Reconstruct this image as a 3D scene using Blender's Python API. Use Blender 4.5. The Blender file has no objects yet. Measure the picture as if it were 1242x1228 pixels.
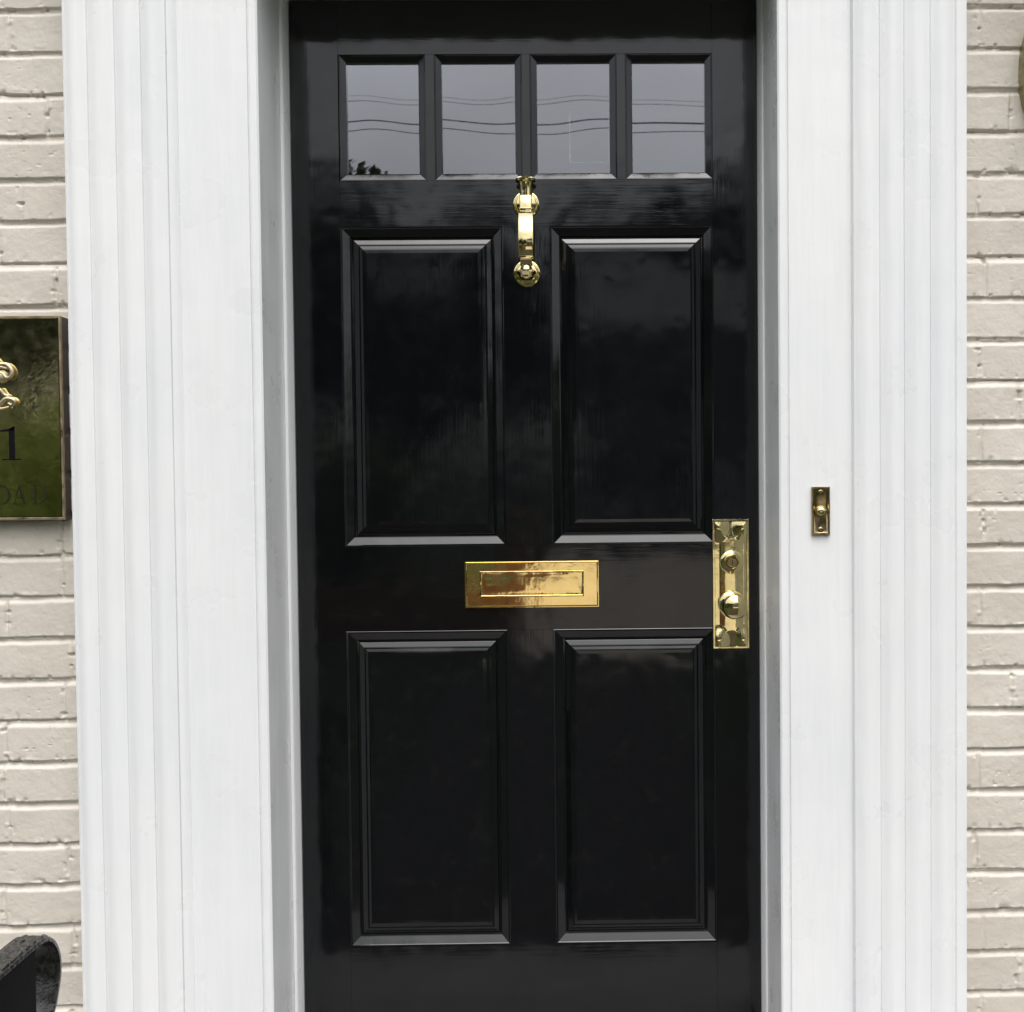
import bpy, bmesh, math, random
import numpy as np
from mathutils import Vector, Matrix
R = math.radians
C = bpy.context.scene.collection
scene = bpy.context.scene
EZ = 1.12                                   # height of the camera above the door sill

# ------------------------------------------------------------------ camera
W, H = 1242.0, 1228.0
yaw, pit, rol, ppx, ppy, FL = 0.0133642, 0.0264717, -0.00934309, 711.58, 620.79, 1340.0
cam = bpy.data.cameras.new('camera'); cam_o = bpy.data.objects.new('camera', cam); C.objects.link(cam_o)
fw = Vector((math.sin(yaw)*math.cos(pit), math.cos(yaw)*math.cos(pit), -math.sin(pit)))
rt0 = Vector((math.cos(yaw), -math.sin(yaw), 0)); up0 = rt0.cross(fw)
c_, s_ = math.cos(rol), math.sin(rol)
rt = rt0*c_ + up0*s_; up = -rt0*s_ + up0*c_
M = Matrix((rt, up, -fw)).transposed().to_4x4()
M.translation = Vector((0, -2.18, EZ))
cam_o.matrix_world = M
cam.sensor_fit = 'HORIZONTAL'; cam.sensor_width = 36.0; cam.lens = 36.0*FL/W
cam.shift_x = -(ppx-W/2)/W; cam.shift_y = (ppy-H/2)/W
cam.clip_start = 0.02; cam.clip_end = 500
scene.camera = cam_o

# ------------------------------------------------------------------ world and sun (overcast)
SUN_EL, SUN_AZ = R(66), R(172)              # azimuth clockwise from +Y
world = bpy.data.worlds.new('World'); scene.world = world; world.use_nodes = True
wn = world.node_tree.nodes; wl = world.node_tree.links; wn.clear()
wo = wn.new('ShaderNodeOutputWorld'); bg = wn.new('ShaderNodeBackground')
sky = wn.new('ShaderNodeTexSky'); sky.sky_type = 'NISHITA'; sky.sun_disc = False
sky.sun_elevation = SUN_EL; sky.sun_rotation = SUN_AZ; sky.dust_density = 5; sky.air_density = 1.0
hs = wn.new('ShaderNodeHueSaturation'); hs.inputs['Saturation'].default_value = 0.22
no = wn.new('ShaderNodeTexNoise'); no.inputs['Scale'].default_value = 2.2; no.inputs['Detail'].default_value = 5
tc = wn.new('ShaderNodeTexCoord'); mp = wn.new('ShaderNodeMapping'); mp.inputs['Scale'].default_value = (1, 1, 2.5)
mr = wn.new('ShaderNodeMapRange'); mr.inputs['From Min'].default_value = .3; mr.inputs['From Max'].default_value = .7
mr.inputs['To Min'].default_value = .80; mr.inputs['To Max'].default_value = 1.12
mx = wn.new('ShaderNodeMix'); mx.data_type = 'RGBA'; mx.blend_type = 'MULTIPLY'; mx.inputs['Factor'].default_value = 1
wl.new(tc.outputs['Generated'], mp.inputs[0]); wl.new(mp.outputs[0], no.inputs['Vector'])
wl.new(no.outputs['Fac'], mr.inputs['Value'])
wl.new(sky.outputs[0], hs.inputs['Color']); wl.new(hs.outputs[0], mx.inputs[6]); wl.new(mr.outputs[0], mx.inputs[7])
wl.new(mx.outputs[2], bg.inputs['Color']); wl.new(bg.outputs[0], wo.inputs[0])
bg.inputs['Strength'].default_value = 0.15
sd = bpy.data.lights.new('sun', 'SUN'); sd.energy = 1.0; sd.angle = R(75); sd.color = (1, .985, .965)
so = bpy.data.objects.new('sun', sd); C.objects.link(so)
sv = Vector((math.sin(SUN_AZ)*math.cos(SUN_EL), math.cos(SUN_AZ)*math.cos(SUN_EL), math.sin(SUN_EL)))
so.rotation_euler = sv.to_track_quat('Z', 'Y').to_euler(); so.location = sv*30
scene.view_settings.view_transform = 'Standard'; scene.view_settings.look = 'None'
scene.view_settings.gamma = 1; scene.view_settings.exposure = 0.70

# ------------------------------------------------------------------ helpers
def tag(o, label=None, cat=None, group=None, kind=None):
    if label: o['label'] = label
    if cat: o['category'] = cat
    if group: o['group'] = group
    if kind: o['kind'] = kind
    return o
def empty(name, loc, label, cat, group=None):
    o = bpy.data.objects.new(name, None); C.objects.link(o); o.location = loc
    o.empty_display_size = .1
    return tag(o, label, cat, group)
def link(name, me, m, parent=None, smooth=None):
    if m is not None: me.materials.append(m)
    o = bpy.data.objects.new(name, me); C.objects.link(o)
    if smooth is not None:
        me.polygons.foreach_set('use_smooth', [True]*len(me.polygons))
        if smooth < 180: me.set_sharp_from_angle(angle=R(smooth))
    if parent is not None:
        o.parent = parent
        off = Vector((0, 0, 0)); p = parent
        while p is not None: off += p.location; p = p.parent
        o.location = (0, 0, 0)
        me.transform(Matrix.Translation(-off))
    return o
def obj(name, bm, m, parent=None, smooth=None, bevel=0, seg=2):
    if bevel:
        es = [e for e in bm.edges if len(e.link_faces) == 2 and e.calc_face_angle(0) > R(30)]
        bmesh.ops.bevel(bm, geom=es, offset=bevel, segments=seg, affect='EDGES', profile=.5)
        if smooth is None: smooth = 35
    bmesh.ops.recalc_face_normals(bm, faces=bm.faces)
    me = bpy.data.meshes.new(name); bm.to_mesh(me); bm.free()
    return link(name, me, m, parent, smooth)
def box(bm, x0, x1, y0, y1, z0, z1):
    v = [bm.verts.new(p) for p in ((x0,y0,z0),(x1,y0,z0),(x1,y1,z0),(x0,y1,z0),(x0,y0,z1),(x1,y0,z1),(x1,y1,z1),(x0,y1,z1))]
    for f in ((0,1,5,4),(1,2,6,5),(2,3,7,6),(3,0,4,7),(4,5,6,7),(3,2,1,0)): bm.faces.new([v[i] for i in f])
def bx(*a):
    bm = bmesh.new(); box(bm, *a); return bm
def rings(bm, rs, cap0=True, cap1=True, close=False):
    vs = [[bm.verts.new(p) for p in r] for r in rs]
    n = len(vs[0])
    for i in range(len(vs)-1 + (1 if close else 0)):
        a, b = vs[i], vs[(i+1) % len(vs)]
        for k in range(n):
            bm.faces.new((a[k], a[(k+1)%n], b[(k+1)%n], b[k]))
    if cap0 and not close: bm.faces.new(vs[0][::-1])
    if cap1 and not close: bm.faces.new(vs[-1])
def lathe(bm, prof, cx, cy, cz, axis='y', n=48):
    """prof = (radius, distance along axis); axis 'y' grows towards the viewer (-Y), 'z' grows up"""
    rs = []
    for r, h in prof:
        r = max(r, 1e-5)
        ring = []
        for k in range(n):
            a = 2*math.pi*k/n
            if axis == 'y': ring.append((cx+r*math.cos(a), cy-h, cz+r*math.sin(a)))
            else: ring.append((cx+r*math.cos(a), cy+r*math.sin(a), cz+h))
        rs.append(ring)
    rings(bm, rs)
def tube(bm, pts, rad, n=10):
    pts = [Vector(p) for p in pts]; rs = []
    up = Vector((0, 1, 0))
    for i, p in enumerate(pts):
        t = (pts[min(i+1, len(pts)-1)] - pts[max(i-1, 0)]).normalized()
        a = t.cross(up)
        if a.length < 1e-3: a = t.cross(Vector((1, 0, 0)))
        a.normalize(); b = a.cross(t).normalized()
        r = rad[i] if isinstance(rad, (list, tuple)) else rad
        rs.append([p + a*r*math.cos(2*math.pi*k/n) + b*r*math.sin(2*math.pi*k/n) for k in range(n)])
    rings(bm, rs)
def extrude_profile(bm, prof, z0, z1):
    """closed profile [(x,y)...] swept vertically"""
    rings(bm, [[(x, y, z0) for x, y in prof], [(x, y, z1) for x, y in prof]])

# ------------------------------------------------------------------ materials
def mat(name, col, rough=.5, metal=0, ior=1.5, spec=None):
    m = bpy.data.materials.new(name); m.use_nodes = True
    b = m.node_tree.nodes['Principled BSDF']
    b.inputs['Base Color'].default_value = (*col, 1); b.inputs['Roughness'].default_value = rough
    b.inputs['Metallic'].default_value = metal; b.inputs['IOR'].default_value = ior
    return m, m.node_tree, b
def noise(nt, scale, detail=4, vec=(1, 1, 1), rough=.5, coord='Object'):
    t = nt.nodes.new('ShaderNodeTexCoord'); mp = nt.nodes.new('ShaderNodeMapping'); mp.inputs['Scale'].default_value = vec
    n = nt.nodes.new('ShaderNodeTexNoise'); n.inputs['Scale'].default_value = scale; n.inputs['Detail'].default_value = detail
    n.inputs['Roughness'].default_value = rough
    nt.links.new(t.outputs[coord], mp.inputs[0]); nt.links.new(mp.outputs[0], n.inputs['Vector'])
    return n.outputs['Fac']
def ramp(nt, fac, a, b, p0=.35, p1=.65):
    r = nt.nodes.new('ShaderNodeValToRGB'); r.color_ramp.elements[0].position = p0; r.color_ramp.elements[1].position = p1
    r.color_ramp.elements[0].color = (*a, 1); r.color_ramp.elements[1].color = (*b, 1)
    nt.links.new(fac, r.inputs[0]); return r.outputs[0]
def vrange(nt, fac, a, b, p0=.3, p1=.7):
    r = nt.nodes.new('ShaderNodeMapRange'); r.inputs[1].default_value = p0; r.inputs[2].default_value = p1
    r.inputs[3].default_value = a; r.inputs[4].default_value = b
    nt.links.new(fac, r.inputs[0]); return r.outputs[0]
def bump(nt, b, facs):
    prev = None
    for fac, dist in facs:
        n = nt.nodes.new('ShaderNodeBump'); n.inputs['Strength'].default_value = 1; n.inputs['Distance'].default_value = dist
        nt.links.new(fac, n.inputs['Height'])
        if prev is not None: nt.links.new(prev, n.inputs['Normal'])
        prev = n.outputs[0]
    nt.links.new(prev, b.inputs['Normal'])

# gloss black paint, with brush drag along the grain of each board
def black_paint(name, vec):
    m, nt, b = mat(name, (.0030, .0036, .0044), .06)
    bump(nt, b, [(noise(nt, 9, 2), .0012), (noise(nt, 60, 3, vec), .00006), (noise(nt, 260, 2, vec), .00002)])
    nt.links.new(vrange(nt, noise(nt, 18, 5), .035, .12), b.inputs['Roughness'])
    nt.links.new(ramp(nt, noise(nt, 24, 8, rough=.75), (.0028, .0034, .0043), (.0075, .0078, .0080), .52, .74), b.inputs['Base Color'])
    return m
PAINT_V = black_paint('black_gloss_paint_vertical', (3, 3, .16))
PAINT_H = black_paint('black_gloss_paint_horizontal', (.16, 3, 3))

def white_paint():
    m, nt, b = mat('white_gloss_paint', (.80, .80, .80), .38)
    def mul(a, c):
        x = nt.nodes.new('ShaderNodeMix'); x.data_type = 'RGBA'; x.blend_type = 'MULTIPLY'; x.inputs[0].default_value = 1
        nt.links.new(a, x.inputs[6]); nt.links.new(c, x.inputs[7]); return x.outputs[2]
    c = ramp(nt, noise(nt, 3.0, 6, (2, 2, .7), .6), (.780, .788, .802), (.825, .827, .826))
    c = mul(c, ramp(nt, noise(nt, 26, 5, (3, 1, .14), .65), (.965, .965, .97), (1, 1, 1), .34, .60))     # weathering drawn down the grain
    nt.links.new(c, b.inputs['Base Color'])
    bump(nt, b, [(noise(nt, 7, 3, (2.0, 2.0, .35)), .0030), (noise(nt, 70, 3, (2, 2, .12)), .00030), (noise(nt, 22, 4), .0006), (noise(nt, 150, 3), .00008)])
    nt.links.new(vrange(nt, noise(nt, 9, 4), .22, .48), b.inputs['Roughness'])
    return m
WHITE = white_paint()

def brick_paint():
    m, nt, b = mat('cream_painted_brick', (.56, .515, .435), .5)
    c1 = ramp(nt, noise(nt, 5, 5, rough=.6), (.580, .530, .458), (.660, .612, .540))
    c2 = ramp(nt, noise(nt, 55, 5, rough=.7), (.74, .72, .69), (1, 1, 1), .24, .35)
    mm = nt.nodes.new('ShaderNodeMix'); mm.data_type = 'RGBA'; mm.blend_type = 'MULTIPLY'; mm.inputs[0].default_value = 1
    nt.links.new(c1, mm.inputs[6]); nt.links.new(c2, mm.inputs[7]); nt.links.new(mm.outputs[2], b.inputs['Base Color'])
    bump(nt, b, [(noise(nt, 60, 5, rough=.65), .0009), (noise(nt, 330, 4), .00028)])
    return m
BRICK = brick_paint()

def brass(name, col, rough, tarn=.12, bscale=.0003):
    m, nt, b = mat(name, col, rough, 1)
    d = tuple(x*(1-tarn*1.6) for x in col)
    nt.links.new(ramp(nt, noise(nt, 30, 5, rough=.65), d, col, .35, .6), b.inputs['Base Color'])
    nt.links.new(vrange(nt, noise(nt, 45, 4), rough*.6, rough*1.7), b.inputs['Roughness'])
    bump(nt, b, [(noise(nt, 25, 3), bscale), (noise(nt, 300, 2), bscale*.03)])
    return m
BRASS = brass('polished_brass', (.83, .71, .37), .07, .16, .00035)
BRASS_SLOT = brass('golden_brass', (.86, .66, .30), .06, .05, .0004)
BRASS_OLD = brass('aged_brass', (.42, .33, .18), .16, .35)
BRASS_PLATE = brass('dull_mirror_brass', (.82, .74, .44), .08, .15, .0004)
BRASS_RIM = brass('satin_brass_rim', (.46, .37, .25), .4, .2)
DARKHOLE = mat('dark_key_slot', (.02, .018, .014), .5)[0]
WOODEDGE = mat('dark_board', (.035, .024, .022), .45)[0]  # one even dark tone for the plaque's backing board
ENGRAVE = mat('black_enamel_lettering', (.006, .006, .008), .7, ior=1.15)[0]
ENGRAVE2 = mat('worn_dark_lettering', (.020, .021, .011), .7, ior=1.15)[0]

def iron():
    m, nt, b = mat('black_painted_iron', (.004, .004, .0045), .55, ior=1.15)
    bump(nt, b, [(noise(nt, 40, 3), .0004)])
    return m
IRON = iron()
def iron_textured():
    m, nt, b = mat('black_iron_worn_tread', (.012, .012, .012), .2)
    bump(nt, b, [(noise(nt, 110, 4), .0012), (noise(nt, 260, 3), .0006)])
    nt.links.new(ramp(nt, noise(nt, 120, 4), (.010, .010, .010), (.045, .043, .040), .4, .65), b.inputs['Base Color'])
    return m
IRON_T = iron_textured()

def glass():
    m = bpy.data.materials.new('pane_glass'); m.use_nodes = True; nt = m.node_tree; nt.nodes.clear()
    o = nt.nodes.new('ShaderNodeOutputMaterial'); mi = nt.nodes.new('ShaderNodeMixShader')
    t = nt.nodes.new('ShaderNodeBsdfTransparent'); g = nt.nodes.new('ShaderNodeBsdfGlossy'); g.inputs['Roughness'].default_value = .012
    t.inputs[0].default_value = (.93, .95, .94, 1); g.inputs['Color'].default_value = (.93, .95, 1, 1)
    f = nt.nodes.new('ShaderNodeFresnel'); f.inputs['IOR'].default_value = 2.4
    n = noise(nt, 4.3, 1); bp = nt.nodes.new('ShaderNodeBump'); bp.inputs['Distance'].default_value = .00016; bp.inputs['Strength'].default_value = 1
    nt.links.new(n, bp.inputs['Height']); nt.links.new(bp.outputs[0], g.inputs['Normal']); nt.links.new(bp.outputs[0], f.inputs['Normal'])
    nt.links.new(f.outputs[0], mi.inputs[0]); nt.links.new(t.outputs[0], mi.inputs[1]); nt.links.new(g.outputs[0], mi.inputs[2])
    nt.links.new(mi.outputs[0], o.inputs[0]); return m
GLASS = glass()

def simple(name, a, b_, sc=6, rough=.8, bdist=0, bsc=60, ior=1.5):
    m, nt, b = mat(name, a, rough, ior=ior)
    nt.links.new(ramp(nt, noise(nt, sc, 6, rough=.65), a, b_), b.inputs['Base Color'])
    if bdist: bump(nt, b, [(noise(nt, bsc, 4), bdist)])
    return m
GRASS = simple('lawn_green', (.030, .040, .022), (.048, .062, .034), 3, .95, .01, 30, ior=1.1)
STONE = simple('pale_bluestone', (.19, .19, .19), (.25, .245, .24), 5, .6, .0008)
STOOPM = simple('dark_slate_paving', (.035, .033, .032), (.060, .052, .046), 3, .9, .001, ior=1.15)
PATHM = simple('brown_brick_path', (.036, .034, .033), (.062, .056, .052), 8, .95, .002, ior=1.15)
CONCRETE = simple('pale_concrete', (.42, .38, .31), (.52, .47, .39), 1.2, .8, .002)
ASPHALT = simple('asphalt', (.05, .05, .052), (.07, .07, .072), 8, .85)
TERRA = simple('orange_brick', (.27, .135, .075), (.36, .185, .105), 10, .8, .004)
BARK = simple('bark', (.06, .045, .035), (.10, .08, .06), 12, .9, .01)
LEAF_A = simple('leaf_fresh_green', (.11, .16, .03), (.19, .24, .055), 1.5, .6)
LEAF_B = simple('leaf_dark_green', (.040, .058, .030), (.070, .090, .045), 1.0, .65)
LEAF_C = simple('leaf_mid_green', (.045, .075, .020), (.075, .105, .03), 1.2, .6)
SIDING = simple('grey_siding', (.20, .20, .20), (.25, .25, .245), 1, .7)
ROOFM = simple('weathered_roof_shingle', (.30, .30, .31), (.40, .40, .40), 2, .8, .01, 8)
DARKGLASS = mat('dark_window_glass', (.02, .022, .025), .05)[0]
WALLPLASTER = simple('hall_plaster', (.62, .62, .60), (.68, .68, .66), 1, .9)
WOODFLOOR = simple('hall_floor_wood', (.12, .07, .04), (.18, .11, .06), 4, .4)
CABLE = mat('black_cable', (.012, .012, .012), .6)[0]

# ------------------------------------------------------------------ ground and paths
GZ = -0.50
tag(obj('ground', bx(-90, 90, -120, 40, GZ-.4, GZ), GRASS), kind='structure')
tag(obj('path', bx(-.95, .95, -8.2, -1.95, GZ-.05, GZ+.004), PATHM), kind='structure')
tag(obj('driveway', bx(-.66, 5.5, -24, -8.2, GZ-.05, GZ+.005), CONCRETE), kind='structure')
tag(obj('road', bx(-80, 80, -31, -24.3, GZ-.05, GZ+.006), ASPHALT), kind='structure')
bm = bmesh.new()
box(bm, -1.15, 1.0, -1.30, -.812, GZ-.1, -.16)
box(bm, -1.15, 1.0, -1.62, -1.302, GZ-.1, -.33)
tag(obj('stoop', bm, STOOPM, bevel=.01), kind='structure')
tag(obj('doorstep', bx(-1.15, 1.0, -.81, -.10, GZ-.1, -.157), STONE, bevel=.006), kind='structure')

# ------------------------------------------------------------------ painted brick wall
rng = np.random.default_rng(11)
def vnoise(x, z, s, seed):
    g = np.random.default_rng(seed).random((257, 257))
    u = (x/s) % 256; v = (z/s) % 256
    iu = u.astype(int); iv = v.astype(int); fu = u-iu; fv = v-iv
    fu = fu*fu*(3-2*fu); fv = fv*fv*(3-2*fv)
    iu1 = iu+1; iv1 = iv+1
    return (g[iu, iv]*(1-fu)*(1-fv) + g[iu1, iv]*fu*(1-fv) + g[iu, iv1]*(1-fu)*fv + g[iu1, iv1]*fu*fv)*2-1
PITCH = .0766; ZL0 = .8688 + EZ; LEN = .2145
ovR = {2: .818, 9: .834, 16: .8207, 23: .832, 0: .760, 4: .7555, 8: .7586, 18: .7586}
ovL = {0: -1.0187, 2: -.952, 4: -1.0033, 13: -.943, 14: -1.0468, 16: -.943, 18: -1.06, 21: -1.0623, 22: -.937, 15: -.93, 11: -1.01}
def smooth(a, b, x):
    t = np.clip((x-a)/(b-a), 0, 1); return t*t*(3-2*t)
def brick_height(X, Z, side):
    Zw = Z + vnoise(X, Z*0, .09, 3)*.0016 + vnoise(X, Z, .022, 4)*.0008
    k = np.floor((ZL0 - Zw)/PITCH).astype(int)
    d_up = (ZL0 - Zw) - k*PITCH            # distance below the joint above
    d_dn = PITCH - d_up                    # distance above the joint below
    ph = np.zeros_like(X); off = np.zeros_like(X); tl = np.zeros_like(X)
    base = .763 if side > 0 else -.945
    ov = ovR if side > 0 else ovL
    for kk in np.unique(k):
        m = k == kk
        r = np.random.default_rng(int(kk)+500*(side+2))
        b = ov.get(int(kk), base + (LEN/2 if kk % 2 else 0) + r.normal()*.006)
        ph[m] = b
    Xw = X + vnoise(X, Z, .018, 7)*.0016
    q = (Xw-ph)/LEN
    bi = np.floor(q).astype(int); dx = np.minimum(q-bi, bi+1-q)*LEN
    hsh = np.sin(bi*12.9898 + k*78.233)*43758.5453; rnd = hsh-np.floor(hsh)
    hsh2 = np.sin(bi*39.3 + k*11.13)*24634.63; rnd2 = hsh2-np.floor(hsh2)
    jw = .0029 + vnoise(X, Z, .05, 9)*.0012
    hj = smooth(jw*.55, jw*.55+.008+rnd*.003, d_up) * smooth(jw, jw+.0022+rnd2*.002, d_dn)
    vj_depth = .0016 + .0022*np.clip(vnoise(X, Z, .03, 21)+.2, 0, 1)
    vj = smooth(.0012, .0048, dx)
    h = (hj-1)*(.0054 + .0018*vnoise(X, Z*0+k, .2, 5)) - (1-vj)*vj_depth*hj
    h += (rnd-.5)*.0024*hj*vj + (rnd2-.5)*.05*(d_up-PITCH/2)*hj*.6
    h += vnoise(X, Z, .06, 12)*.0008 + vnoise(X, Z, .014, 13)*.00028
    # paint gobs and small chips near the joints
    near = np.exp(-(np.minimum(d_dn, dx*1.4)/.010)**2)
    g1 = np.clip(vnoise(X, Z, .011, 31)-.35, 0, 1); g2 = np.clip(vnoise(X, Z, .010, 32)-.45, 0, 1)
    h += near*(g1*.0042 - g2*.0120)
    pit = np.clip(vnoise(X, Z, .006, 41)-.78, 0, 1)*np.clip(vnoise(X, Z, .09, 42)+.15, 0, 1)
    h -= pit*.014
    h += vnoise(X, Z, .0045, 43)*.00016
    return h
def grid_arrays(xs, zs, side, y0=-.13):
    X, Z = np.meshgrid(xs, zs, indexing='ij')
    h = brick_height(X, Z, side)
    V = np.stack([X, y0 - h, Z], -1).reshape(-1, 3)
    n, m = len(xs), len(zs)
    i = np.arange(n-1)[:, None]*m + np.arange(m-1)[None, :]
    F = np.stack([i, i+m, i+m+1, i+1], -1).reshape(-1, 4)
    return V, F
zf = np.concatenate([np.arange(-.55, .02, .008), np.arange(.02, 2.02, .0016), np.arange(2.02, 3.6, .008)])
parts = []
parts.append(grid_arrays(np.concatenate([np.arange(-2.6, -1.12, .014), np.arange(-1.12, -.86, .0018)]), zf, -1))
parts.append(grid_arrays(np.concatenate([np.arange(.68, .86, .0018), np.arange(.86, 2.4, .014)]), zf, 1))
parts.append(grid_arrays(np.arange(-.861, .688, .012), np.arange(2.42, 3.6, .008), -1))
Vs = []; Fs = []; o_ = 0
for V, F in parts: Vs.append(V); Fs.append(F+o_); o_ += len(V)
Vs = np.concatenate(Vs); Fs = np.concatenate(Fs)
me = bpy.data.meshes.new('brick_wall')
me.vertices.add(len(Vs)); me.vertices.foreach_set('co', Vs.astype('f4').ravel())
me.loops.add(Fs.size); me.loops.foreach_set('vertex_index', Fs.astype('i4').ravel())
me.polygons.add(len(Fs)); me.polygons.foreach_set('loop_start', np.arange(0, Fs.size, 4, dtype='i4'))
me.update(calc_edges=True); me.validate()
wall = link('brick_wall', me, BRICK, smooth=180)
tag(wall, 'cream painted brick house wall either side of the white door surround', 'wall')

# ------------------------------------------------------------------ door surround
XL, XR = -.5425, .3705                      # faces of the door opening between the stops
FY = -.19
sur = empty('door_surround', (-.086, 0, 0), 'white painted wooden door surround with fluted pilasters around the black door', 'door surround')
def arc_pts(x0, x1, y, sag, n=10):
    out = []
    for i in range(n+1):
        t = i/n; s = max(0, math.sin(math.pi*t))**1.15
        out.append((x0+(x1-x0)*t, y - sag*s))
    return out
def pilaster(side):
    # u = distance outward from the inner front arris; y = depth; listed inner to outer
    if side < 0: lines = [.128, .141, .159, .204, .250, .298, .339]; X0 = -.5506
    else: lines = [.1327, .181, .225, .272, .3166, .336]; X0 = .3749
    P = [(0.0, 0.0)]
    P = [(.000, -.02), (.000, FY+.003), (.003, FY), (.0145, FY), (.0155, FY+.0035), (.018, FY+.0035), (.019, FY-.0005)]
    P += [(lines[0]-.002, FY-.0005)]
    by = FY-.0105
    if side < 0:
        P += [(lines[0]+.003, FY-.0035), (lines[1]-.001, FY-.0045), (lines[1]+.0005, FY-.0028), (lines[1]+.004, FY-.0075), (lines[1]+.010, by)]
        rest = lines[2:]
        P += [(lines[2]-.003, by-.001)]
        seq = list(zip(rest[:-1], rest[1:]))
    else:
        P += [(lines[0], by+.001)]
        seq = list(zip(lines[:-1], lines[1:]))
    for a, b in seq:
        w = b-a
        if w < .03: P += [(a+.0015, by-.0005), (b-.001, by-.0005)]
        else:
            P += [(a, by+.0058)]
            P += [(x, y) for x, y in arc_pts(a+.0012, b-.0012, by+.0036, .0084, 20)]
    P += [(lines[-1], by), (lines[-1], -.115), (.06, -.115)]
    clean = []
    for p in P:
        if not clean or abs(p[0]-clean[-1][0])+abs(p[1]-clean[-1][1]) > 2e-4: clean.append(p)
    pts = [(X0 + side*u, y) for u, y in clean]
    pts += [(X0+side*.06, -.02)]
    bm = bmesh.new(); extrude_profile(bm, pts, -.16, 2.0640)
    return obj('pilaster', bm, WHITE, sur, smooth=28)
pilaster(-1); pilaster(1)
for s, xs, xr in ((-1, XL, -.5512), (1, XR, .3755)):
    # stop: a lighter bead standing inside the jamb
    bm = bmesh.new()
    pr = [(xs, .04), (xs, -.0385), (xs+s*.002, -.0425), (xs+s*.0075, -.0425), (xs+s*.0085, -.039), (xs+s*.0085, .04)]
    extrude_profile(bm, pr, 0, 2.064); obj('door_stop', bm, WHITE, sur, smooth=30)
    bm = bx(min(xs+s*.0087, xs+s*.06), max(xs+s*.0087, xs+s*.06), -.0195, .05, 0, 2.064)
    obj('jamb', bm, WHITE, sur)
# head, frieze and cornice
bm = bx(-.62, .45, -.17, .05, 2.0645, 2.30); obj('head_jamb', bm, WHITE, sur)
obj('head_casing', bx(-.89, .711, -.1705, -.115, 2.302, 2.40), WHITE, sur)
bm = bx(-.92, .74, -.205, -.171, 2.0645, 2.40); obj('frieze', bm, WHITE, sur, bevel=.003)
bm = bmesh.new()
pr = [(-.10, 2.401), (-.215, 2.401), (-.222, 2.415), (-.24, 2.42), (-.26, 2.45), (-.285, 2.46), (-.285, 2.49), (-.10, 2.505)]
rings(bm, [[(x, y, z) for y, z in pr] for x in (-.99, .81)]); obj('cornice', bm, WHITE, sur)
bm = bx(-.5415, .3700, -.215, .06, -.035, -.0005); obj('threshold', bm, STONE, sur, bevel=.006)

# ------------------------------------------------------------------ the door
DX0, DX1, DZ0, DZ1 = -.5400, .3682, .012, 2.061
door = empty('front_door', ((DX0+DX1)/2, 0, DZ0), 'glossy black panelled front door with four small top panes and brass fittings', 'door')
PX = [(-.448, -.130), (-.039, .277)]
UP = (.5035+EZ, -.1233+EZ); LP = (-.290+EZ, -.9195+EZ)
WX = [(-.4467, -.2780), (-.2608, -.0900), (-.0745, .0953), (.1120, .2825)]
WZ = (.8370+EZ, .5930+EZ)
TH = .044
E_ = .0012
def board(name, x0, x1, z0, z1, m, y=0):
    bm = bx(x0, x1, y, y+TH, z0, z1)
    return obj(name, bm, m, door, bevel=.0009, seg=2)
board('stile', DX0, PX[0][0]-.00, DZ0, DZ1, PAINT_V)
board('stile', PX[1][1]+.0055, DX1, DZ0, DZ1, PAINT_V)
xa, xb = PX[0][0]+.0004, PX[1][1]+.0051
board('rail', xa, xb, WZ[0], DZ1, PAINT_H)
board('rail', xa, xb, UP[0], WZ[1], PAINT_H, .0002)
board('rail', xa, xb, LP[0], UP[1], PAINT_H)
board('rail', xa, xb, DZ0, LP[1], PAINT_H)
board('mullion', PX[0][1], PX[1][0], UP[1]+.0004, UP[0]-.0004, PAINT_V, .0003)
board('mullion', PX[0][1], PX[1][0], LP[1]+.0004, LP[0]-.0004, PAINT_V, .0003)
for i in range(3):
    board('glazing_bar', WX[i][1], WX[i+1][0], WZ[1]+.0004, WZ[0]-.0004, PAINT_V, .0004)
def loops(bm, x0, x1, z0, z1, prof, fill=True):
    rs = []
    for ins, dep in prof:
        rs.append([(x0+ins, dep, z0+ins), (x1-ins, dep, z0+ins), (x1-ins, dep, z1-ins), (x0+ins, dep, z1-ins)])
    vs = [[bm.verts.new(p) for p in r] for r in rs]
    for a, b in zip(vs[:-1], vs[1:]):
        for k in range(4): bm.faces.new((a[k], a[(k+1)%4], b[(k+1)%4], b[k]))
    if fill: bm.faces.new(vs[-1])
MOULD = [(-.0002, .010), (-.0002, .0006), (.0012, -.0004), (.0030, -.0002), (.0042, .0012), (.0172, .0078), (.0188, .0084), (.0193, .0140), (.0225, .0144)]
FIELD = [(.0225, .0144), (.0230, .0118), (.0242, .0110), (.0325, .0072), (.0342, .0068), (.0346, .0088), (.0366, .0084), (.0415, .0067), (.0440, .0062), (.0500, .0060)]
for pz in (UP, LP):
    for px in PX:
        bm = bmesh.new(); loops(bm, px[0], px[1]+(.005 if px is PX[1] else 0), pz[1], pz[0], FIELD)
        p = obj('panel', bm, PAINT_V, door)
        bm = bmesh.new(); loops(bm, px[0], px[1]+(.005 if px is PX[1] else 0), pz[1], pz[0], MOULD, False)
        obj('panel_moulding', bm, PAINT_V, p)
rt_ = random.Random(4)
WM = [(-.0002, .010), (-.0002, .0010), (.0010, .0002), (.0022, .0006), (.0028, .0018), (.0125, .0056), (.0138, .0062), (.0141, .0150)]
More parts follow.
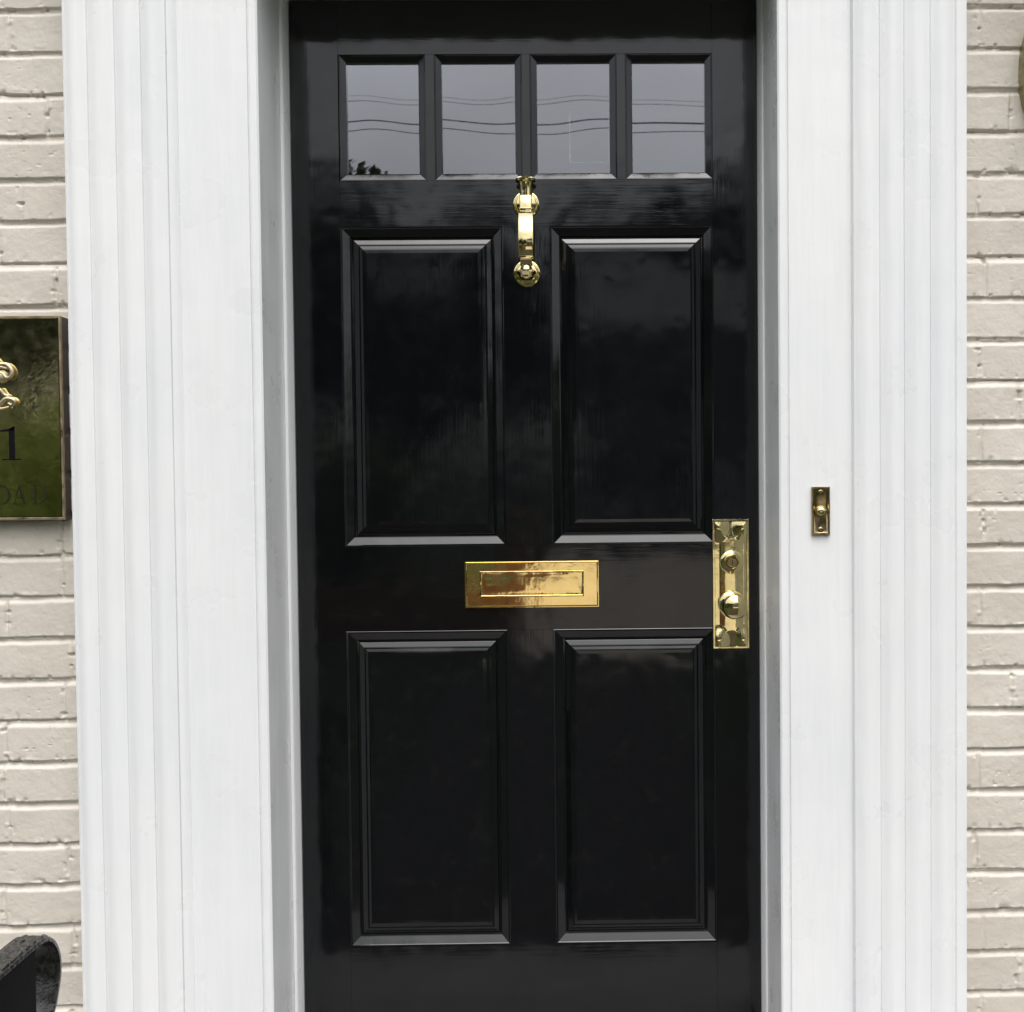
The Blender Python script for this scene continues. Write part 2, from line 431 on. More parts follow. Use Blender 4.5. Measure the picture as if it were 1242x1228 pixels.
for i, wx in enumerate(WX):
    bm = bmesh.new(); loops(bm, wx[0], wx[1], WZ[1], WZ[0], WM, False)
    fr = obj('window_frame', bm, PAINT_V, door)
    me = bpy.data.meshes.new('pane')
    bm = bmesh.new()
    a, b = wx[0]+.012, wx[1]-.012; c, d = WZ[1]+.012, WZ[0]-.012
    tx, tz = rt_.uniform(-.0006, .0006), rt_.uniform(-.0004, .0004)
    nx, nz = 12, 14
    g = []
    for ix in range(nx+1):
        for iz in range(nz+1):
            u = ix/nx; v = iz/nz
            y = .0125 + tx*(u-.5) + tz*(v-.5) + (.00010, .00013, .00009, .00005)[i]*math.sin(u*(5, 3.4, 4.1, 2.6)[i]+i*2.3+v*3)
            g.append(bm.verts.new((a+(b-a)*u, y, c+(d-c)*v)))
    for ix in range(nx):
        for iz in range(nz):
            k = ix*(nz+1)+iz
            bm.faces.new((g[k], g[k+nz+1], g[k+nz+2], g[k+1]))
    obj('pane', bm, GLASS, fr, smooth=180)

# --- letter plate
mail = obj('letter_plate', bx(-.2120, .0515, -.0046, -.0002, -.2455+EZ, -.1540+EZ), BRASS_SLOT, door, bevel=.0018, seg=3)
bm = bmesh.new()
loops(bm, -.1830, .0220, -.2245+EZ, -.1733+EZ, [(0, -.0040), (.0001, -.0050), (.0007, -.0064), (.0018, -.0068), (.0028, -.0064), (.0034, -.0050), (.0050, -.0049), (.0140, -.0052)])
obj('letter_flap', bm, BRASS_SLOT, mail, smooth=40)
bm = bmesh.new()
loops(bm, -.2120, .0515, -.2455+EZ, -.1540+EZ, [(.0012, -.0044), (.0018, -.0056), (.0030, -.0058), (.0042, -.0044)], False)
obj('raised_rim', bm, BRASS_SLOT, mail, smooth=50)

# --- lock plate with knob and cylinder
LX0, LX1, LZ0, LZ1 = .2770, .3492, -.3318+EZ, -.0752+EZ
bm = bmesh.new()
loops(bm, LX0, LX1, LZ0, LZ1, [(0, -.0002), (0, -.0042), (.0010, -.0055), (.0040, -.0055), (.0050, -.0040)], False)
plate = obj('lock_plate', bm, BRASS, door, smooth=30)
# dished field with swept corner lobes
bm = bmesh.new(); nx, nz = 60, 200; g = []
fx0, fx1, fz0, fz1 = LX0+.005, LX1-.005, LZ0+.005, LZ1-.005
cx0 = (fx0+fx1)/2
for ix in range(nx+1):
    for iz in range(nz+1):
        u = ix/nx; v = iz/nz; x = fx0+(fx1-fx0)*u; z = fz0+(fz1-fz0)*v
        e = min(u, 1-u)*(fx1-fx0); ez = min(v, 1-v)*(fz1-fz0)
        y = -.0040 + .0016*min(1, e/.008) - .0042*(1-((x-cx0)/(.5*(fx1-fx0)))**2)*min(1, ez/.03)
        for sx in (fx0+.007, fx1-.007):
            for sz in (fz0+.010, fz1-.010):
                dd = math.hypot((x-sx)/.023, (z-sz)/.034)
                if dd < 1:
                    t = 1-dd; t = t*t*(3-2*t); y -= .0062*t
        g.append(bm.verts.new((x, y, z)))
for ix in range(nx):
    for iz in range(nz):
        k = ix*(nz+1)+iz; bm.faces.new((g[k], g[k+nz+1], g[k+nz+2], g[k+1]))
obj('dished_field', bm, BRASS, plate, smooth=180)
for sx in (fx0+.007, fx1-.007):
    for sz in (fz0+.009, fz1-.009):
        bm = bmesh.new(); lathe(bm, [(.0040, .004), (.0042, .0092), (.0036, .0104), (.0015, .0110), (0, .0110)], sx, 0, sz, n=20)
        obj('screw', bm, BRASS, plate, smooth=40)
        
cy = obj('lock_cylinder', (lambda b: (lathe(b, [(.0235, .004), (.0235, .0075), (.0215, .0098), (.0175, .0108), (.0158, .0112), (.0152, .0160), (.0145, .0172), (.0125, .0175), (.0112, .0160), (.0100, .0135), (.0090, .0128), (0, .0130)], .3143, 0, -.1600+EZ), b)[1])(bmesh.new()), BRASS, plate, smooth=35)
bm = bmesh.new(); lathe(bm, [(.0086, .012), (.0086, .0142), (.0078, .0150), (0, .0150)], .3143, 0, -.1600+EZ, n=32)
obj('key_barrel', bm, BRASS_OLD, cy, smooth=35)
bm = bx(.3137, .3151, -.0155, -.0135, -.1660+EZ, -.1560+EZ); obj('key_slot', bm, DARKHOLE, cy)
KX, KZ = .3145, -.2440+EZ
bm = bmesh.new()
lathe(bm, [(.0265, .004), (.0268, .0065), (.0250, .0090), (.0210, .0105), (.0140, .0125), (.0115, .0165), (.0105, .0240), (.0115, .0300), (.0160, .0345),
           (.0215, .0380), (.0242, .0425), (.0248, .0465), (.0240, .0495), (.0226, .0512), (.0222, .0522), (.0216, .0524), (.0205, .0530), (.0150, .0560), (.0085, .0578), (.0030, .0584), (0, .0585)], KX, 0, KZ, n=64)
obj('door_knob', bm, BRASS, plate, smooth=38)

# --- door knocker
KNX = -.0836
kn = bmesh.new()
TOPZ, BOTZ = .5446+EZ, .4103+EZ
lathe(kn, [(.0258, .0003), (.0262, .0020), (.0250, .0042), (.0228, .0048), (.0222, .0038), (.0205, .0040), (.0190, .0066), (.0120, .0085), (0, .0090)], KNX, 0, TOPZ)
knock = obj('door_knocker', kn, BRASS, door, smooth=35)
kn = bmesh.new()
lathe(kn, [(.0262, .0003), (.0266, .0020), (.0254, .0042), (.0232, .0048), (.0226, .0038), (.0208, .0040), (.0192, .0066), (.0120, .0090), (0, .0095)], KNX, 0, BOTZ)
obj('strike_plate', kn, BRASS, knock, smooth=35)
# hinge block and finial cap
bm = bmesh.new()
lathe(bm, [(.0105, -.012), (.0118, .000), (.0120, .018), (.0122, .030), (.0132, .0340), (.0136, .0365), (.0188, .0385), (.0196, .0412), (.0196, .0432), (.0175, .0452), (.0140, .0468), (.0080, .0488), (0, .0495)], KNX, -.022, TOPZ+.000, 'z', 40)
obj('finial', bm, BRASS, knock, smooth=35)
bm = bmesh.new()
def sect(z, yc, w, t, r=.0025):
    w2, t2 = w/2, t/2
    pts = []
    for cx, cy2, a0 in ((w2-r, t2-r, 0), (-w2+r, t2-r, 90), (-w2+r, -t2+r, 180), (w2-r, -t2+r, 270)):
        for k in range(4):
            a = R(a0+30*k); pts.append((KNX+cx+r*math.cos(a), yc+cy2+r*math.sin(a), z))
    return pts
prof = [(.010, -.024, .0232, .020), (.000, -.026, .0232, .021), (-.0145, -.027, .0232, .021), (-.0150, -.027, .0262, .023), (-.0185, -.0275, .0262, .023),
        (-.0195, -.028, .0236, .021), (-.0220, -.029, .0240, .020), (-.0225, -.030, .0280, .018), (-.0260, -.031, .0292, .014), (-.040, -.0365, .0300, .012),
        (-.056, -.0410, .0302, .012), (-.072, -.0435, .0300, .012), (-.088, -.0430, .0292, .013), (-.102, -.0400, .0280, .014), (-.1080, -.0375, .0268, .014), (-.1085, -.0370, .0300, .016), (-.1110, -.0365, .0300, .016), (-.1120, -.035, .0240, .015), (-.117, -.031, .0225, .017), (-.123, -.027, .0240, .019)]
rings(bm, [sect(TOPZ+z, y, w, t) for z, y, w, t in prof])
obj('knocker_arm', bm, BRASS, knock, smooth=42)
bm = bmesh.new()
lathe(bm, [(.0100, .012), (.0112, .008), (.0130, .0040), (.0175, .0020), (.0192, .0004), (.0192, -.0018), (.0165, -.0045), (.0140, -.0075), (.0138, -.0110), (.0100, -.0150), (.0040, -.0165), (0, -.0165)], KNX, -.025, BOTZ-.0015, 'z', 36)
obj('striker', bm, BRASS, knock, smooth=35)

# ------------------------------------------------------------------ hall behind the panes
tag(obj('hall_floor', bx(-1.4, 1.3, .06, 4.2, -.1, 0), WOODFLOOR), kind='structure')
tag(obj('hall_ceiling', bx(-1.4, 1.3, .06, 4.2, 3.9, 4.0), WALLPLASTER), kind='structure')
bm = bmesh.new()
box(bm, -1.5, -1.402, .06, 4.3, -.1, 3.9); box(bm, 1.302, 1.4, .06, 4.3, -.1, 3.9)
wx0, wx1, wz0, wz1 = .004, .236, 2.95, 3.26
box(bm, -1.40, wx0, 4.202, 4.3, -.1, 3.9); box(bm, wx1, 1.30, 4.202, 4.3, -.1, 3.9)
box(bm, wx0, wx1, 4.202, 4.3, wz1, 3.9); box(bm, wx0, wx1, 4.202, 4.3, -.1, wz0)
box(bm, -1.4, -.60, .061, .10, 0, 3.9); box(bm, .43, 1.3, .061, .10, 0, 3.9); box(bm, -.60, .43, .061, .10, 2.09, 3.9)
tag(obj('hall_wall', bm, WALLPLASTER), kind='structure')
bl = mat('pale_blind_cloth', (.6, .6, .56), .9)[0]
bl.node_tree.nodes['Principled BSDF'].inputs['Transmission Weight'].default_value = .25
bm = bx(wx0+.0090, wx1-.0070, 4.2035, 4.2055, wz0+.0050, wz1-.0005)  # blind added to mask the opening down to thin slits of light
fg = mat('dimming_glass', (.8, .82, .8), .3)[0]; nt = fg.node_tree
tb = nt.nodes.new('ShaderNodeBsdfTransparent'); nt.links.new(vrange(nt, noise(nt, 26, 4), .10, .42), tb.inputs[0])  # uneven grey tint of a sheet added to dim light through the opening
nt.links.new(tb.outputs[0], nt.nodes['Material Output'].inputs[0])
tag(obj('window_dimming_sheet', bx(wx0-.01, wx1+.01, 4.302, 4.306, wz0-.01, wz1+.01), fg), 'added sheet dimming the light of the small back window glimpsed through the third pane', 'window')
tag(obj('light_slit_blind', bm, bl), 'pale drawn blind added over the small back window to leave thin slits of light', 'blind')

# ------------------------------------------------------------------ doorbell
bell = empty('doorbell', (.4487, FY, -.0555+EZ), 'small aged brass doorbell plate on the white pilaster right of the door', 'doorbell')
bm = bmesh.new()
y0 = FY-.0006
loops(bm, .4322, .4652, -.0987+EZ, -.0120+EZ, [(0, y0), (0, y0-.0050), (.0008, y0-.0062), (.0030, y0-.0062), (.0045, y0-.0040), (.0070, y0-.0030)])
obj('bell_plate', bm, BRASS_OLD, bell, smooth=35)
bm = bmesh.new(); lathe(bm, [(.0105, .002), (.0108, .0050), (.0098, .0068), (.0088, .0070), (.0082, .0062), (.0078, .0080), (.0060, .0098), (.0030, .0106), (0, .0108)], .4487, y0, -.0560+EZ, n=32)
obj('bell_button', bm, BRASS, bell, smooth=35)
for zc in (-.0215, -.0895):
    bm = bmesh.new(); lathe(bm, [(.0052, .001), (.0050, .0038), (.0036, .0048), (.0018, .0050), (0, .0050)], .4487, y0, zc+EZ, n=24)
    obj('screw', bm, BRASS_OLD, bell, smooth=40)

# ------------------------------------------------------------------ name plaque on the left wall
PXR, PXL, PZ1, PZ0 = -.9215, -1.2300, .3105+EZ, -.0590+EZ
plq = empty('house_plaque', (-1.075, -.135, PZ0), 'dark mirror brass house plaque with lettering on the brick wall left of the door', 'plaque')
obj('backing_board', bx(PXL+.001, PXR-.001, -.1555, -.128, PZ0+.001, PZ1-.001), WOODEDGE, plq, bevel=.001)
bm = bmesh.new()
loops(bm, PXL, PXR, PZ0, PZ1, [(0, -.1556), (0, -.1590), (.0008, -.1602), (.0040, -.1602), (.0048, -.1588)], False)
obj('raised_rim', bm, BRASS_RIM, plq, smooth=30)
bm = bmesh.new()
loops(bm, PXL, PXR, PZ0, PZ1, [(.0047, -.1570), (.0056, -.1572), (.0064, -.1590)])
obj('brass_plate', bm, BRASS_PLATE, plq)
def poly(bm, pts, y=-.1590, t=.0006):
    a = [bm.verts.new((x, y-t, z)) for x, z in pts]; b = [bm.verts.new((x, y, z)) for x, z in pts]
    bm.faces.new(a)
    for k in range(len(a)): bm.faces.new((a[k], b[k], b[(k+1)%len(a)], a[(k+1)%len(a)]))
def strokearc(bm, cx, cz, rx, rz, a0, a1, thick, n=20):
    for k in range(n):
        t0 = R(a0+(a1-a0)*k/n); t1 = R(a0+(a1-a0)*(k+1)/n)
        w0 = thick*(.3+.7*abs(math.cos(t0))); w1 = thick*(.3+.7*abs(math.cos(t1)))
        poly(bm, [(cx+rx*math.cos(t0), cz+rz*math.sin(t0)), (cx+rx*math.cos(t1), cz+rz*math.sin(t1)),
                  (cx+(rx-w1)*math.cos(t1), cz+(rz-w1)*math.sin(t1)), (cx+(rx-w0)*math.cos(t0), cz+(rz-w0)*math.sin(t0))])
bm = bmesh.new()                             # the numeral 1
zb = .0500+EZ; zt = .1120+EZ; xc = -1.0135
poly(bm, [(xc-.0062, zb+.002), (xc+.0040, zb+.002), (xc+.0040, zt-.001), (xc-.0062, zt-.008)])
poly(bm, [(xc-.0200, zb), (xc+.0165, zb), (xc+.0140, zb+.0024), (xc-.0185, zb+.0024)])
poly(bm, [(xc+.0040, zt), (xc-.0062, zt-.0050), (xc-.0240, zt-.0080), (xc-.0240, zt-.0105), (xc-.0062, zt-.0100), (xc+.0040, zt-.006)])
obj('numeral', bm, ENGRAVE, plq)
bm = bmesh.new(); zb = -.0300+EZ; h = .0340   # ROAD
def A(x):
    poly(bm, [(x+.0015, zb+.001), (x+.0033, zb+.001), (x+.0125, zb+h), (x+.0112, zb+h)])
    poly(bm, [(x+.0178, zb+.001), (x+.0232, zb+.001), (x+.0135, zb+h), (x+.0105, zb+h-.004)])
    poly(bm, [(x+.0062, zb+.0110), (x+.0180, zb+.0110), (x+.0175, zb+.0125), (x+.0068, zb+.0125)])
    for a, b in ((-.001, .0060), (.0150, .0255)): poly(bm, [(x+a, zb), (x+b, zb), (x+b, zb+.0012), (x+a, zb+.0012)])
def D(x):
    poly(bm, [(x+.002, zb+.001), (x+.0062, zb+.001), (x+.0062, zb+h-.001), (x+.002, zb+h-.001)])
    poly(bm, [(x-.0015, zb), (x+.0120, zb), (x+.0120, zb+.0014), (x-.0015, zb+.0014)])
    poly(bm, [(x-.0015, zb+h-.0014), (x+.0120, zb+h-.0014), (x+.0120, zb+h), (x-.0015, zb+h)])
    strokearc(bm, x+.0118, zb+h/2, .0140, h/2, -90, 90, .0046)
def O(x): strokearc(bm, x+.0150, zb+h/2, .0160, h/2+.0005, 0, 360, .0046, 36)
def Rr(x):
    poly(bm, [(x+.002, zb+.001), (x+.0062, zb+.001), (x+.0062, zb+h-.001), (x+.002, zb+h-.001)])
    for a, b in ((-.0015, .0100),): poly(bm, [(x+a, zb), (x+b, zb), (x+b, zb+.0014), (x+a, zb+.0014)])
    poly(bm, [(x-.0015, zb+h-.0014), (x+.0120, zb+h-.0014), (x+.0120, zb+h), (x-.0015, zb+h)])
    strokearc(bm, x+.0118, zb+h-.0085, .0090, .0085, -90, 90, .0042, 12)
    poly(bm, [(x+.0085, zb+.0170), (x+.0130, zb+.0170), (x+.0270, zb), (x+.0215, zb)])
Rr(-1.0800); O(-1.0500); A(-1.0150); D(-.9790)
obj('lettering', bm, ENGRAVE2, plq)
# scrolled crest, cast in relief
bm = bmesh.new()
def sp(pts, rad):
    P = [Vector((-1.075+(x+1.075)*.915, -.1615-y, z+EZ)) for x, y, z in pts]; out = []; rr = []
    n = 7
    for i in range(len(P)-1):
        p0 = P[max(i-1, 0)]; p1 = P[i]; p2 = P[i+1]; p3 = P[min(i+2, len(P)-1)]
        for k in range(n):
            t = k/n
            out.append(.5*((2*p1)+(-p0+p2)*t+(2*p0-5*p1+4*p2-p3)*t*t+(-p0+3*p1-3*p2+p3)*t**3)); rr.append(1.1*rad*(1-.35*abs(2*(i+t)/(len(P)-1)-1)))
    out.append(P[-1]); rr.append(rad*.65); tube(bm, out, rr, 10)
for s in (1, -1):
    def mx_(L): return [((x if s > 0 else -2.150-x), y, z) for x, y, z in L]
    sp(mx_([(-1.062, 0, .206), (-1.052, .004, .232), (-1.040, .006, .236), (-1.026, .005, .224), (-1.012, .004, .222), (-1.0025, .004, .2120), (-1.0040, .004, .2010), (-1.013, .004, .1985), (-1.021, .003, .2060), (-1.030, .003, .2105)]), .0036)
    sp(mx_([(-1.058, 0, .196), (-1.040, .005, .214), (-1.026, .005, .218), (-1.012, .003, .215)]), .0030)
    sp(mx_([(-1.064, 0, .150), (-1.046, .004, .140), (-1.028, .005, .150), (-1.016, .005, .1600), (-1.004, .005, .1600), (-.9985, .004, .1550), (-1.004, .003, .1490), (-1.012, .003, .1530)]), .0038)
    sp(mx_([(-1.060, 0, .160), (-1.040, .005, .172), (-1.028, .006, .178), (-1.018, .004, .168), (-1.010, .003, .166)]), .0034)
    sp(mx_([(-1.058, 0, .132), (-1.040, .004, .142), (-1.022, .004, .143), (-1.010, .003, .146)]), .0030)
rs = []
for k in range(9):
    t = k/8; r = .030*math.sin(math.pi*(.5+.5*t)) if k else .030
    rs.append([(-1.075+max(r, .0008)*math.cos(2*math.pi*q/28)*1.0, -.1600-.012*math.sin(t*math.pi/2), .185+EZ+max(r, .0008)*1.35*math.sin(2*math.pi*q/28)) for q in range(28)])
rings(bm, rs)
rs = []
for k in range(7):
    t = k/6; r = .0115*math.cos(t*math.pi/2)+.0004
    rs.append([(-1.0290+r*math.cos(2*math.pi*q/20)*1.1, -.1595-.008*math.sin(t*math.pi/2), .2010+EZ+r*math.sin(2*math.pi*q/20)) for q in range(20)])
rings(bm, rs)
obj('crest', bm, brass('relief_brass', (.62, .54, .38), .42), plq, smooth=50)

# ------------------------------------------------------------------ wall lantern at the right edge
lan = empty('wall_lantern', (.8700, -.135, .745+EZ), 'wall lantern with an oval aged brass backplate on the brick right of the door', 'lantern')
bm = bmesh.new(); rs = []
for ins, y in [(0, -.126), (0, -.146), (.003, -.150), (.008, -.1515), (.011, -.1490), (.016, -.1500), (.030, -.154)]:
    a, b = .0440-ins, .108-ins*1.2
    rs.append([(.8762+a*math.cos(2*math.pi*k/64), y, .745+EZ+b*math.sin(2*math.pi*k/64)) for k in range(64)])
rings(bm, rs); obj('backplate', bm, brass('weathered_olive_brass', (.42, .38, .22), .3, .25), lan, smooth=35)
bm = bmesh.new()
tube(bm, [(.8762, -.150, .745+EZ), (.8762, -.20, .735+EZ), (.8762, -.245, .75+EZ), (.8762, -.27, .79+EZ), (.8762, -.27, .83+EZ)], .008, 12)
obj('bracket', bm, BRASS_OLD, lan, smooth=60)
bm = bmesh.new(); lathe(bm, [(.012, 0), (.034, .006), (.036, .012), (.030, .016), (.030, .018)], .8762, -.27, .83+EZ, 'z', 6); obj('lantern_base', bm, BRASS_OLD, lan)
bm = bmesh.new(); lathe(bm, [(.028, .018), (.040, .20)], .8762, -.27, .83+EZ, 'z', 6); obj('lantern_glass', bm, GLASS, lan)
bm = bmesh.new(); lathe(bm, [(.044, .20), (.046, .208), (.020, .25), (.012, .262), (.014, .28), (0, .295)], .8762, -.27, .83+EZ, 'z', 6); obj('lantern_roof', bm, BRASS_OLD, lan)

# ------------------------------------------------------------------ iron handrail with a volute end
rail = empty('stair_handrail', (-.786, -.75, -.16), 'black wrought iron stair handrail ending in a rolled scroll by the steps', 'handrail')
CYv, CZv = -.605, -.7105+EZ
base = [(-2.05, .02), (-1.75, .20), (-1.50, .355), (-1.38, .425), (-1.28, .458), (-1.15, .470), (-1.0, .471), (-.85, .471), (-.72, .4705), (-.655, .4705)]
for k in range(16):
    a = math.pi/2 - k/15*R(112)
    base.append((CYv + .0605*math.cos(a), CZv + .0605*math.sin(a)))
base += [(-.5600, .362), (-.5790, .338), (-.6010, .312), (-.6150, .286), (-.6130, .262), (-.5970, .252), (-.5840, .262), (-.5880, .276)]
path = []
for (ya, za), (yb, zb_) in zip(base[:-1], base[1:]):
    L = math.hypot(yb-ya, zb_-za); n = max(1, int(L/.0022)) if ya > -1.3 else max(1, int(L/.01))
    for k in range(n): path.append((ya+(yb-ya)*k/n, za+(zb_-za)*k/n))
path.append(base[-1])
for _ in range(3): path = [path[0]]+[((a[0]+2*b[0]+c[0])/4, (a[1]+2*b[1]+c[1])/4) for a, b, c in zip(path[:-2], path[1:-1], path[2:])]+[path[-1]]
XR_, XL_ = -.7655, -.8090
cross = [(0, -.0040), (0, .0006), (.0008, .0018), (.0026, .0018), (.0036, .0006)]
cross += [(.0050+.0016*k, .0036+.0014*math.sin(math.pi*k/9)) for k in range(10)]
cross += [(.0205, .0016), (.0225, .0016)]
cross += [(.0240+.0016*k, .0036+.0010*math.sin(math.pi*k/9)) for k in range(10)]
cross += [(.0402, .0008), (.0412, .0016), (.0430, .0016), (.0435, .0004), (.0435, -.0040)]
rh = np.random.default_rng(77)
SS = np.cumsum([0]+[math.hypot(b[0]-a[0], b[1]-a[1]) for a, b in zip(path[:-1], path[1:])])
bm = bmesh.new(); rs = []
for i, (y, z) in enumerate(path):
    y0_, z0_ = path[max(i-1, 0)]; y1_, z1_ = path[min(i+1, len(path)-1)]
    ty, tz = y1_-y0_, z1_-z0_; L = math.hypot(ty, tz) or 1; ny, nz_ = -tz/L, ty/L
    ring = []
    for u, h in cross:
        if h > .003:
            q = float(vnoise(np.array([SS[i]+u*.35+9]), np.array([u+3.]), .0052, 61)[0]) ; q2 = float(vnoise(np.array([SS[i]+9]), np.array([u*2+3.]), .0028, 62)[0])
            h = h + .0019*max(-.7, q) + .0006*q2
        ring.append((XR_-u, y+ny*h, z+nz_*h))
    rs.append(ring)
rings(bm, rs)
obj('handrail_bar', bm, IRON_T, rail, smooth=50)
bm = bx(-.8060, -.7690, -.740, -.6160, -.16, .4655)
obj('newel_post', bm, IRON, rail, bevel=.003)
obj('newel_post', bx(-.799, -.775, -1.252, -1.228, -.16, .452), IRON, rail, bevel=.002)
for k in range(4):
    yy = -.83-k*.10
    obj('baluster', bx(-.793, -.781, yy-.006, yy+.006, -.0995, .466), IRON, rail)
obj('bottom_bar', bx(-.797, -.777, -1.2275, -.7405, -.112, -.10), IRON, rail)

# ------------------------------------------------------------------ what the door and the brass mirror: garden and street
def foliage_mesh(name, n, rx, ry, rz, zc, size, seed, lobes=9, m=None):
    r = np.random.default_rng(seed)
    lc = r.normal(size=(lobes, 3)); lc /= np.linalg.norm(lc, axis=1)[:, None]; lc *= r.uniform(.25, .75, (lobes, 1))
    lr = r.uniform(.28, .5, lobes)
    idx = r.integers(0, lobes, n)
    d = r.normal(size=(n, 3)); d /= np.linalg.norm(d, axis=1)[:, None]
    p = lc[idx] + d*(lr[idx]*r.uniform(.55, 1.08, n)**.6)[:, None]
    p = p*np.array([rx, ry, rz]) + np.array([0, 0, zc])
    u = r.normal(size=(n, 3)); u /= np.linalg.norm(u, axis=1)[:, None]
    v = np.cross(u, r.normal(size=(n, 3))); v /= np.linalg.norm(v, axis=1)[:, None]
    s = size*r.uniform(.6, 1.3, n)[:, None]
    V = np.stack([p-u*s, p-v*s*.5, p+u*s, p+v*s*.5], 1).reshape(-1, 3)
    me = bpy.data.meshes.new(name)
    me.vertices.add(len(V)); me.vertices.foreach_set('co', V.astype('f4').ravel())
    me.loops.add(len(V)); me.loops.foreach_set('vertex_index', np.arange(len(V), dtype='i4'))
    me.polygons.add(n); me.polygons.foreach_set('loop_start', np.arange(0, 4*n, 4, dtype='i4'))
    me.update(calc_edges=True); me.materials.append(m); return me
def trunk_mesh(h, r0, seed):
    rr = random.Random(seed); bm = bmesh.new()
    tube(bm, [(0, 0, -.1), (.05, 0, h*.3), (0, .05, h*.6), (.05, 0, h)], [r0, r0*.8, r0*.6, r0*.3], 8)
    for k in range(6):
        a = rr.uniform(0, 6.28); z = h*rr.uniform(.35, .8); L = h*.28
        tube(bm, [(0, 0, z), (L*.5*math.cos(a), L*.5*math.sin(a), z+L*.4), (L*math.cos(a), L*math.sin(a), z+L*.9)], [r0*.4, r0*.25, r0*.08], 6)
    me = bpy.data.meshes.new('trunk'); bm.to_mesh(me); bm.free(); me.materials.append(BARK); return me
crowns = [foliage_mesh('crown', 18000, 2.6, 2.4, 3.6, 5.4, .105, 5, 12, LEAF_B), foliage_mesh('crown', 18000, 2.9, 2.6, 3.0, 5.0, .105, 6, 10, LEAF_C), foliage_mesh('crown', 13000, 1.7, 1.7, 4.4, 4.8, .09, 7, 14, LEAF_B)]
trunks = [trunk_mesh(6.0, .22, 1), trunk_mesh(5.6, .24, 2), trunk_mesh(7.0, .18, 3)]
def tree(x, y, kind, sc, rot, label, group):
    t = empty('tree', (x, y, GZ), label, 'tree', group)
    t.rotation_euler.z = rot; t.scale = (sc, sc, sc)
    for nm, me in (('crown', crowns[kind]), ('trunk', trunks[kind])):
        o = bpy.data.objects.new(nm, me); C.objects.link(o); o.parent = t
KL = ['dark broad tree mirrored in the door, across the street', 'mid green rounded tree mirrored in the door, across the street', 'dark narrow tree mirrored in the door, across the street']
for x, y, k, sc, ro in [(-26, -34, 0, 1.15, 0), (-21.5, -35, 1, 1.2, 1), (-17, -33, 0, 1.12, 2), (-13, -35, 2, 1.12, 3), (-9.3, -34, 1, 1.02, 4), (-5.6, -36, 0, .73, .6),
                      (-1.8, -41, 1, 1.07, 1.7), (2.6, -42, 0, 1.22, 2.6), (7, -41, 1, 1.22, 3.3), (11.5, -41, 0, 1.25, 4.4), (16, -37, 2, 1.2, 5), (20, -36, 0, 1.2, .2), (-8.6, -20, 2, .60, 2.2),
                      (-18, -8, 0, 1.0, 1), (-16, -13.5, 1, .9, 2), (-20, -19, 0, 1.1, 3), (-21, -5, 1, 1.0, 4), (-24, -12, 0, 1.2, 5)]:
    tree(x, y, k, sc*(1.5 if y < -25 else 1.0), ro, KL[k] if y < -25 else ['tall dark tree at the left side of the garden', 'mid green tree at the left side of the garden', 'dark narrow tree standing behind the garden shrubs'][k], 'trees across the street' if y < -25 else 'trees left of the garden')
sh = foliage_mesh('foliage', 9000, 1.5, 1.2, 1.15, 1.15, .055, 9, 10, LEAF_A)
for i, (x, y, sc) in enumerate([(-6.6, -8.6, 1.35), (-4.4, -7.8, 1.22), (-2.6, -10.6, 1.0), (-8.8, -9.6, 1.45), (3.4, -6.2, .55), (14, -6, 1.7), (13, -9.5, 1.5), (17, -13, 2.0), (18, -7, 2.0), (19, -18, 2.2)]):
    t = empty('shrub', (x, y, GZ), 'fresh green garden shrub mirrored in the brass plaque' if i < 4 else 'low green shrub right of the garden path' if i == 4 else 'large rounded shrub at the right side of the garden', 'shrub', 'garden shrubs' if i < 4 else None if i == 4 else 'shrubs along the right boundary')
    t.scale = (sc,)*3; t.rotation_euler.z = i*1.3
    o = bpy.data.objects.new('foliage', sh); C.objects.link(o); o.parent = t
bm = bmesh.new(); box(bm, -.80, -.42, -9.4, -9.02, GZ, GZ+1.15); box(bm, -.83, -.39, -9.43, -8.99, GZ+1.151, GZ+1.23)
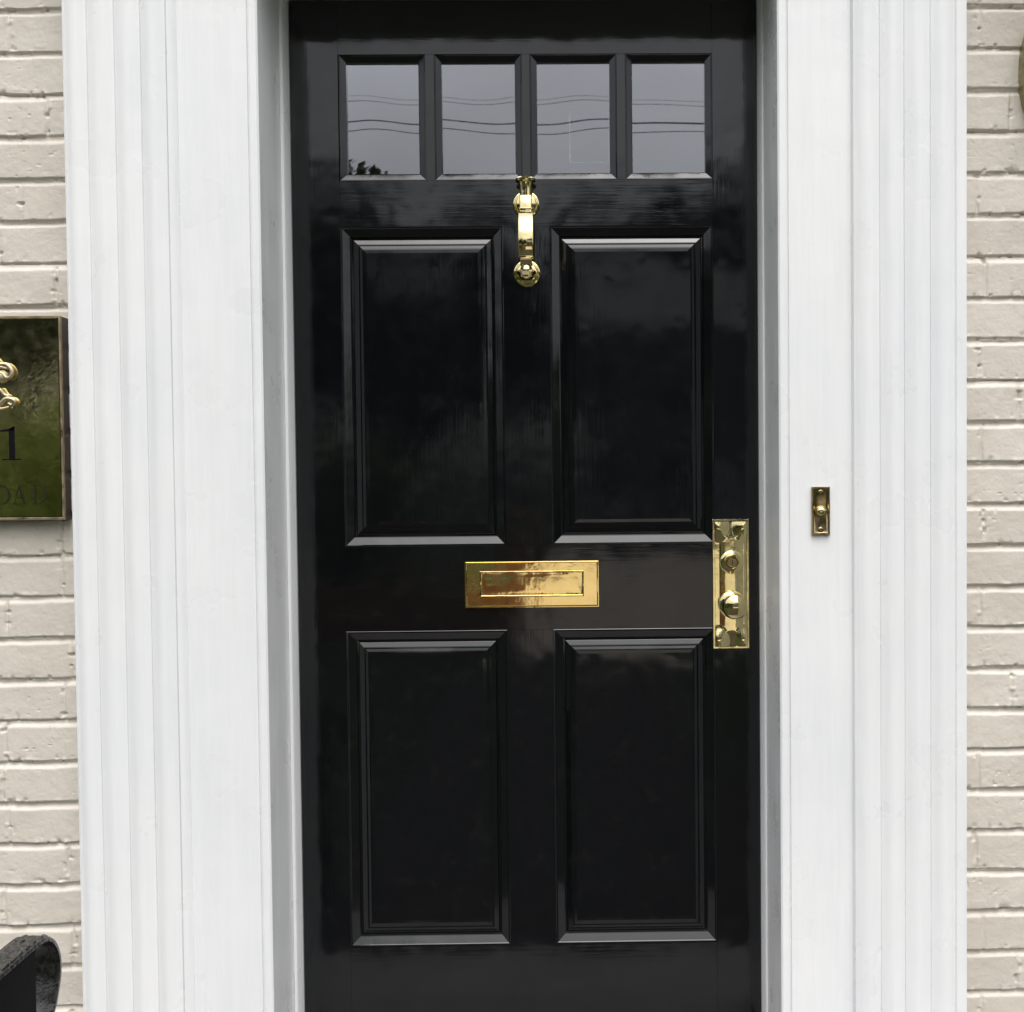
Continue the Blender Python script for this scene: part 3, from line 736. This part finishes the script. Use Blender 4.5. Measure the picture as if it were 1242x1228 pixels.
tag(obj('gate_pier', bm, TERRA, bevel=.01), 'low orange brick gate pier beside the driveway, mirrored in the letter plate', 'gate pier')
tag(obj('garden_wall', bx(-3.6, -.802, -9.32, -9.10, GZ, GZ+.55), TERRA, bevel=.01), 'low orange brick garden wall running left from the gate pier', 'wall')
# house across the street
hs_ = empty('house', (4.5, -37, GZ), 'grey house with a pale shingled roof across the street, mirrored in the door', 'house')
obj('wall', bx(.2, 9.6, -38.6, -34.5, GZ, 6.4), SIDING, hs_)
bm = bmesh.new()
pr = [(-34.1, 6.3), (-36.6, 8.7), (-39.0, 6.3)]
rings(bm, [[(x, y, z) for y, z in pr] for x in (-.2, 10.0)]); rf = obj('roof', bm, ROOFM, hs_)
obj('chimney', bx(7.6, 8.3, -36.9, -36.2, 7.6, 9.6), TERRA, rf)
for x in (1.2, 3.4, 6.6, 8.4):
    for z in (.6, 3.4):
        w = obj('window', bx(x-.45, x+.45, -34.5, -34.44, z-.0, z+1.7), DARKGLASS, hs_)
obj('door', bx(4.6, 5.5, -34.5, -34.43, GZ+.1, 1.7), WHITE, hs_)
# utility wires with their poles
for x in (-16.5, 13.5):
    p = empty('utility_pole', (x, -14.2, GZ), 'wooden utility pole carrying the wires mirrored in the panes', 'utility pole', 'utility poles')
    bm = bmesh.new(); tube(bm, [(x, -14.2, GZ), (x, -14.2, 8.2)], [.15, .11], 12); obj('pole', bm, BARK, p)
    obj('crossarm', bx(x-.06, x+.06, -14.9, -13.5, 7.2, 7.32), BARK, p)
for zz, rad, yy, sag in ((6.40, .015, -14.2, .38), (6.37, .007, -14.1, .9), (6.58, .006, -13.9, .9), (6.30, .010, -14.3, .60), (6.68, .004, -14.0, 1.2)):
    bm = bmesh.new(); pts = []
    for k in range(41):
        t = k/40; x = -16.5+30*t; pts.append((x, yy, zz + sag*(.25-t*(1-t))*1.3 + .012*math.sin(t*23+zz*7)))
    tube(bm, pts, rad*.62, 6)
    tag(obj('overhead_wire', bm, CABLE), 'thin overhead utility wire mirrored across the top panes', 'wire', 'overhead wires')
